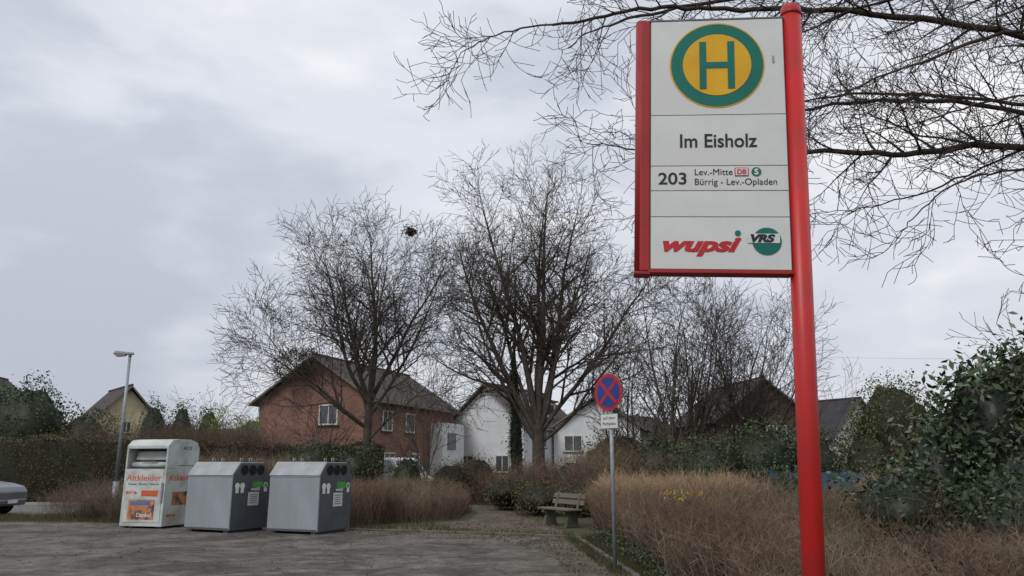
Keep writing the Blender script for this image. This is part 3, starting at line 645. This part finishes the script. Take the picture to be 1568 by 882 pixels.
foliage('evergreen_trees',[(-33.5,43,3,3,2.5,3.1),(-29.6,43,3.0,2.6,2.2,3.2),(-26.2,42.5,3.1,2.2,2,3.2),(-38,44,3.2,3,2.5,3.3),(-23.6,43.2,2.4,1.9,1.6,2.4)],30000,.15,M_gd)
foliage('spring_shrub',[(-15.6,43,3.0,1.0,1,1.7),(-14.5,43.2,2.7,1.0,1,1.5),(-16.7,43,2.8,1,.9,1.4)],4500,.10,M_lg,core=False)
foliage('evergreen_shrub',[(-8.2,33,1.3,1.1,1,1.4),(-6.6,33.2,1.2,1.2,1,1.3),(-9.3,33.6,1.1,1,1,1.2),(-4.2,32,1.0,.8,.8,1.1)],9000,.10,M_gd)
foliage('understory_shrubs',[(-2.5,33.5,.9,1.1,1,.9),(-1.6,36,1.0,1.2,1,1.1),(-.2,29.5,.6,.9,1.6,.65),(.9,26.5,.5,.9,1.6,.6),(2.2,25.5,.5,.8,1.0,.6),(2.4,30,.9,1.2,1,1.0),(3.8,30.5,1.1,1.2,1,1.3),(-2.9,27.5,.5,1.0,1.2,.6)],15000,.075,M_leaf('shrub_olive',(.055,.058,.028),(.085,.072,.036),.7),core=True)
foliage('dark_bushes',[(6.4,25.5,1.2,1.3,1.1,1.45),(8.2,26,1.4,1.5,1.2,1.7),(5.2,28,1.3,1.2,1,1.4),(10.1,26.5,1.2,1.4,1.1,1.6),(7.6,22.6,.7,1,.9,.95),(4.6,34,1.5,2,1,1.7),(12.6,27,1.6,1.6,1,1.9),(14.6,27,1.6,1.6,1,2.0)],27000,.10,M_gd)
foliage('round_evergreen',[(11.2,23,2.5,1.3,1.1,1.75),(10.5,22.9,1.5,1.1,1,1.5),(12.0,23.1,1.7,1.2,1,1.5)],16000,.08,M_leaf('conifer_olive',(.065,.082,.024),(.095,.10,.034),.7))
foliage('reddish_shrub',[(11.0,21.2,1.5,.7,.6,1.2)],3500,.08,M_red_leaf,core=False)
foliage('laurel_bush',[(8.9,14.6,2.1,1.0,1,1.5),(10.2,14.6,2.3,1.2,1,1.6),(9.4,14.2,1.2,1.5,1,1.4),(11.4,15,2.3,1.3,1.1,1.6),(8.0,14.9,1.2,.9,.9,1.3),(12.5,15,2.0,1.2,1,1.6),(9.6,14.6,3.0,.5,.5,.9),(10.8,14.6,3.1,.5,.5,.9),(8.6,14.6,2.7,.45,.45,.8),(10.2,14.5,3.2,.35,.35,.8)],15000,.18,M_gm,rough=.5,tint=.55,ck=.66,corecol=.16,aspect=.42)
foliage('ivy_bank',[(8.0,12.2,.8,1.2,1.1,1.1),(9.6,12.2,1.0,1.3,1,1.2),(7.2,11.2,.45,.9,1,.85),(8.6,10.3,.6,1.4,1.2,1.0),(6.6,13.6,.7,1.0,1,.95),(11,12,1.1,1.3,1.2,1.3)],22000,.10,M_iv,tint=.5,rough=.35)
xy=sample_poly([(1.75,6),(1.95,12),(1.7,18),(2.6,18),(2.8,12),(2.8,6)],3500); V,F=leafquads(np.column_stack([xy,rng.uniform(.02,.28,3500)]),.06); V[:,2]=np.maximum(V[:,2],.01)
mesh_np('ivy_groundcover',V,F,M_iv,np.repeat(rng.uniform(.5,1.4,(3500,1))*np.ones((1,3)),4,axis=0))
foliage('ivy',[(.15,34.5,2.4,.30,.30,2.3),(.05,34.5,5.0,.22,.22,1.2)],4500,.09,M_leaf('trunk_ivy',(.030,.042,.022),(.05,.058,.03),.6))
foliage('ivy_crown',[(-14.3,50.2,7.9,1.3,.9,1.1),(-13.2,50.2,8.2,.7,.8,.9)],6000,.10,M_leaf('ivy_crown_leaf',(.035,.036,.02),(.055,.05,.03),.7),core=False)
foliage('distant_trees',[(x,random.uniform(85,100),2.5+random.uniform(-.5,1.5),random.uniform(4,7),3,random.uniform(3.0,5.0)) for x in range(-95,100,6)],42000,.35,M_far,corecol=.6,aspect=.25)
foliage('bird_nest',[(-4.9,35.8,12.6,.24,.22,.22)],300,.12,M_bark,core=True)
foliage('distant_conifers',[(-25.6,56,3.4,1.1,.9,2.9),(-24.0,57,3.4,1,.8,2.9),(-22.4,58,3.4,1,1,2.6)],6000,.15,M_gd)

M_tw=nmat('brush_twigs',(.235,.155,.108),(.155,.108,.078),1.3,.9,attr=True,c3=(.22,.175,.115),s3=.5)
M_twg=nmat('brush_golden',(.44,.32,.20),(.30,.21,.13),1.1,.9,attr=True)
def hfield(xy,base,amp=.12): return base*(1+amp*np.sin(xy[:,0]*1.9+xy[:,1]*.7)*np.cos(xy[:,1]*1.1)+rng.normal(0,.12,len(xy)))
fld=[(2.05,20.5),(2.15,12),(2.0,7.5),(4,6.2),(9,6.5),(8,9.2),(5.6,12.3),(7.2,15),(9.5,21),(7,22.5),(2.6,24)]
xy=clumped(fld,15500,12,.14); hh=hfield(xy,.95,.2); hh*=np.clip(.62+(xy[:,1]-7)*.05,.62,1)*np.clip(1.05-(xy[:,0]-2)*.02,.8,1.05)
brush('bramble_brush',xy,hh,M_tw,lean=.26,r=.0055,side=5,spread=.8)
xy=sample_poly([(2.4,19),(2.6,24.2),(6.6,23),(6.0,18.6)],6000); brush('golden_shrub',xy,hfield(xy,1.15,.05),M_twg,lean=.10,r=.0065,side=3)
xy=sample_poly([(8.6,17.5),(9.2,21),(10.4,20.5),(9.8,17)],1500); brush('golden_shrub',xy,hfield(xy,1.3,.05),M_twg,lean=.12,r=.006,side=3)
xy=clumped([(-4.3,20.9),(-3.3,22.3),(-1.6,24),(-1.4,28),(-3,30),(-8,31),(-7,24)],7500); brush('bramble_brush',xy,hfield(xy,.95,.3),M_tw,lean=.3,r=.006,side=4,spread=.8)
xy=clumped([(-15,24.5),(-11.6,23),(-9.3,22.8),(-9.3,27),(-13,28.5)],2800); brush('dry_weeds',xy,hfield(xy,.95,.4),nmat('dry_weed',(.25,.19,.14),(.15,.11,.08),1,.9,attr=True),lean=.45,r=.005,side=4,spread=.9)
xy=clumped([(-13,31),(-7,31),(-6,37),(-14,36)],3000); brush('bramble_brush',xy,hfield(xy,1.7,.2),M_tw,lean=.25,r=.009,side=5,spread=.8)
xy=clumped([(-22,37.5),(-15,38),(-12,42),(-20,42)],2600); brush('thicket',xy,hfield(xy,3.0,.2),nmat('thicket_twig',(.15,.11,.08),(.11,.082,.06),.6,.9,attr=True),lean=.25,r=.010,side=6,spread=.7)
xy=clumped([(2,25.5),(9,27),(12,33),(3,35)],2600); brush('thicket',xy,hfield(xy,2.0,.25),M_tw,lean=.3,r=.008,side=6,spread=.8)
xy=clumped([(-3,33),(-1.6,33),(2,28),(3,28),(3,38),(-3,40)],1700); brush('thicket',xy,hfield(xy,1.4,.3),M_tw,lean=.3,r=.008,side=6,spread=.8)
xy=sample_poly([(4,12),(7,10),(7,15),(4,18)],200); hs=rng.uniform(1.1,1.5,200)
brush('tall_stems',xy,hs,M_tw,lean=.3,r=.005,side=4)
P=np.column_stack([rng.uniform(3.0,4.0,140),rng.uniform(15.6,16.6,140),rng.uniform(.9,1.1,140)]); V,F=leafquads(P,.04,.9); mesh_np('yellow_flowers',V,F,nmat('petal',(.55,.43,.03),None,3,.6,attr=True),np.ones((len(V),3)))
xy=sample_poly(fld,11000); V,F=leafquads(np.column_stack([xy,rng.uniform(.05,.6,11000)]),.06); V[:,2]=np.maximum(V[:,2],.01)
mesh_np('undergrowth',V,F,M_leaf('undergrowth_leaf',(.055,.055,.027),(.095,.065,.04),.8),np.repeat(rng.uniform(.4,1.1,(11000,1))*np.ones((1,3)),4,axis=0))

M_bf=nmat('blue_fence_paint',(.055,.10,.135),(.04,.07,.10),3,.6)
fg=group('blue_fence')
for i in range(14):
    x=7.4+i*.32; y=22.4-.03*i; box('slat_%d'%i,(.30,.02,1.4),(x,y,.70),M_bf,fg,(0,0,-.09+random.gauss(0,.01)))
for x in(7.3,9.4,11.6): box('post_%d'%int(x*10),(.08,.08,1.5),(x,22.5,.75),M_bf,fg)
g=group('overhead_wires')
for z0_,z1_ in((8.6,8.4),(7.3,7.3)):
    pts=[Vector((14+i*3,50-.2*i,z0_+(z1_-z0_)*i/10-.3*math.sin(math.pi*i/10))) for i in range(11)]
    for i in range(10): cyl('wire',pts[i],pts[i+1],.005,M_grayframe,g,n=6)

# ------------------------------------------------------------------ world & light
w=D.worlds.new('World'); sc.world=w; w.use_nodes=True; nt=w.node_tree; N=nt.nodes; L=nt.links
for n_ in list(N): N.remove(n_)
out=N.new('ShaderNodeOutputWorld'); sky=N.new('ShaderNodeTexSky'); sky.sky_type='NISHITA'; sky.sun_disc=False
sky.sun_elevation=math.radians(42); sky.sun_rotation=math.radians(215)
b1=N.new('ShaderNodeBackground'); L.new(sky.outputs[0],b1.inputs[0]); b1.inputs[1].default_value=.1
tc=N.new('ShaderNodeTexCoord')
def wnoise(scale,loc,sz,det,rg,dist):
    mp=N.new('ShaderNodeMapping'); mp.inputs['Scale'].default_value=(1,1,sz); mp.inputs['Location'].default_value=loc; L.new(tc.outputs['Generated'],mp.inputs[0])
    n1=N.new('ShaderNodeTexNoise'); n1.inputs['Scale'].default_value=scale; n1.inputs['Detail'].default_value=det; n1.inputs['Roughness'].default_value=rg; n1.inputs['Distortion'].default_value=dist; L.new(mp.outputs[0],n1.inputs['Vector']); return n1.outputs['Fac']
na=wnoise(1.8,(1.3,.1,.55),2.0,3,.45,.1); nb_=wnoise(5.5,(.2,2.1,.3),2.4,5,.5,.15)
mxn=N.new('ShaderNodeMix'); mxn.data_type='FLOAT'; mxn.inputs[0].default_value=.38; L.new(na,mxn.inputs[2]); L.new(nb_,mxn.inputs[3])
r=N.new('ShaderNodeValToRGB'); r.color_ramp.interpolation='EASE'; e=r.color_ramp.elements; e[0].position=.36; e[0].color=(.52,.555,.63,1); e[1].position=.62; e[1].color=(.88,.885,.90,1)
x=e.new(.49); x.color=(.69,.715,.775,1); L.new(mxn.outputs[0],r.inputs[0])
sp=N.new('ShaderNodeSeparateXYZ'); L.new(tc.outputs['Generated'],sp.inputs[0])
r2=N.new('ShaderNodeValToRGB'); r2.color_ramp.elements[0].position=.05; r2.color_ramp.elements[0].color=(.86,.86,.87,1); r2.color_ramp.elements[1].position=.40; r2.color_ramp.elements[1].color=(1.04,1.04,1.03,1); L.new(sp.outputs[2],r2.inputs[0])
mx=N.new('ShaderNodeMix'); mx.data_type='RGBA'; mx.blend_type='MULTIPLY'; mx.inputs[0].default_value=1; L.new(r.outputs[0],mx.inputs[6]); L.new(r2.outputs[0],mx.inputs[7])
b2=N.new('ShaderNodeBackground'); L.new(mx.outputs[2],b2.inputs[0]); b2.inputs[1].default_value=1.12
ms=N.new('ShaderNodeMixShader'); ms.inputs[0].default_value=.93; L.new(b1.outputs[0],ms.inputs[1]); L.new(b2.outputs[0],ms.inputs[2]); L.new(ms.outputs[0],out.inputs[0])
sd=D.lights.new('sun','SUN'); sd.energy=1.5; sd.angle=math.radians(25); sd.color=(1,.97,.93); so=link(D.objects.new('sun',sd))
dirv=Vector((.45,.62,-.75)); so.rotation_euler=dirv.to_track_quat('-Z','Y').to_euler()

cam=D.cameras.new('camera'); co=link(D.objects.new('camera',cam)); co.location=(0,0,1.6); co.rotation_euler=(math.radians(90+12.9),0,0)
cam.sensor_width=36; cam.lens=36*1184/1568; cam.clip_end=2000; cam.clip_start=.05; sc.camera=co
sc.view_settings.view_transform='Standard'; sc.view_settings.look='None'; sc.view_settings.exposure=0
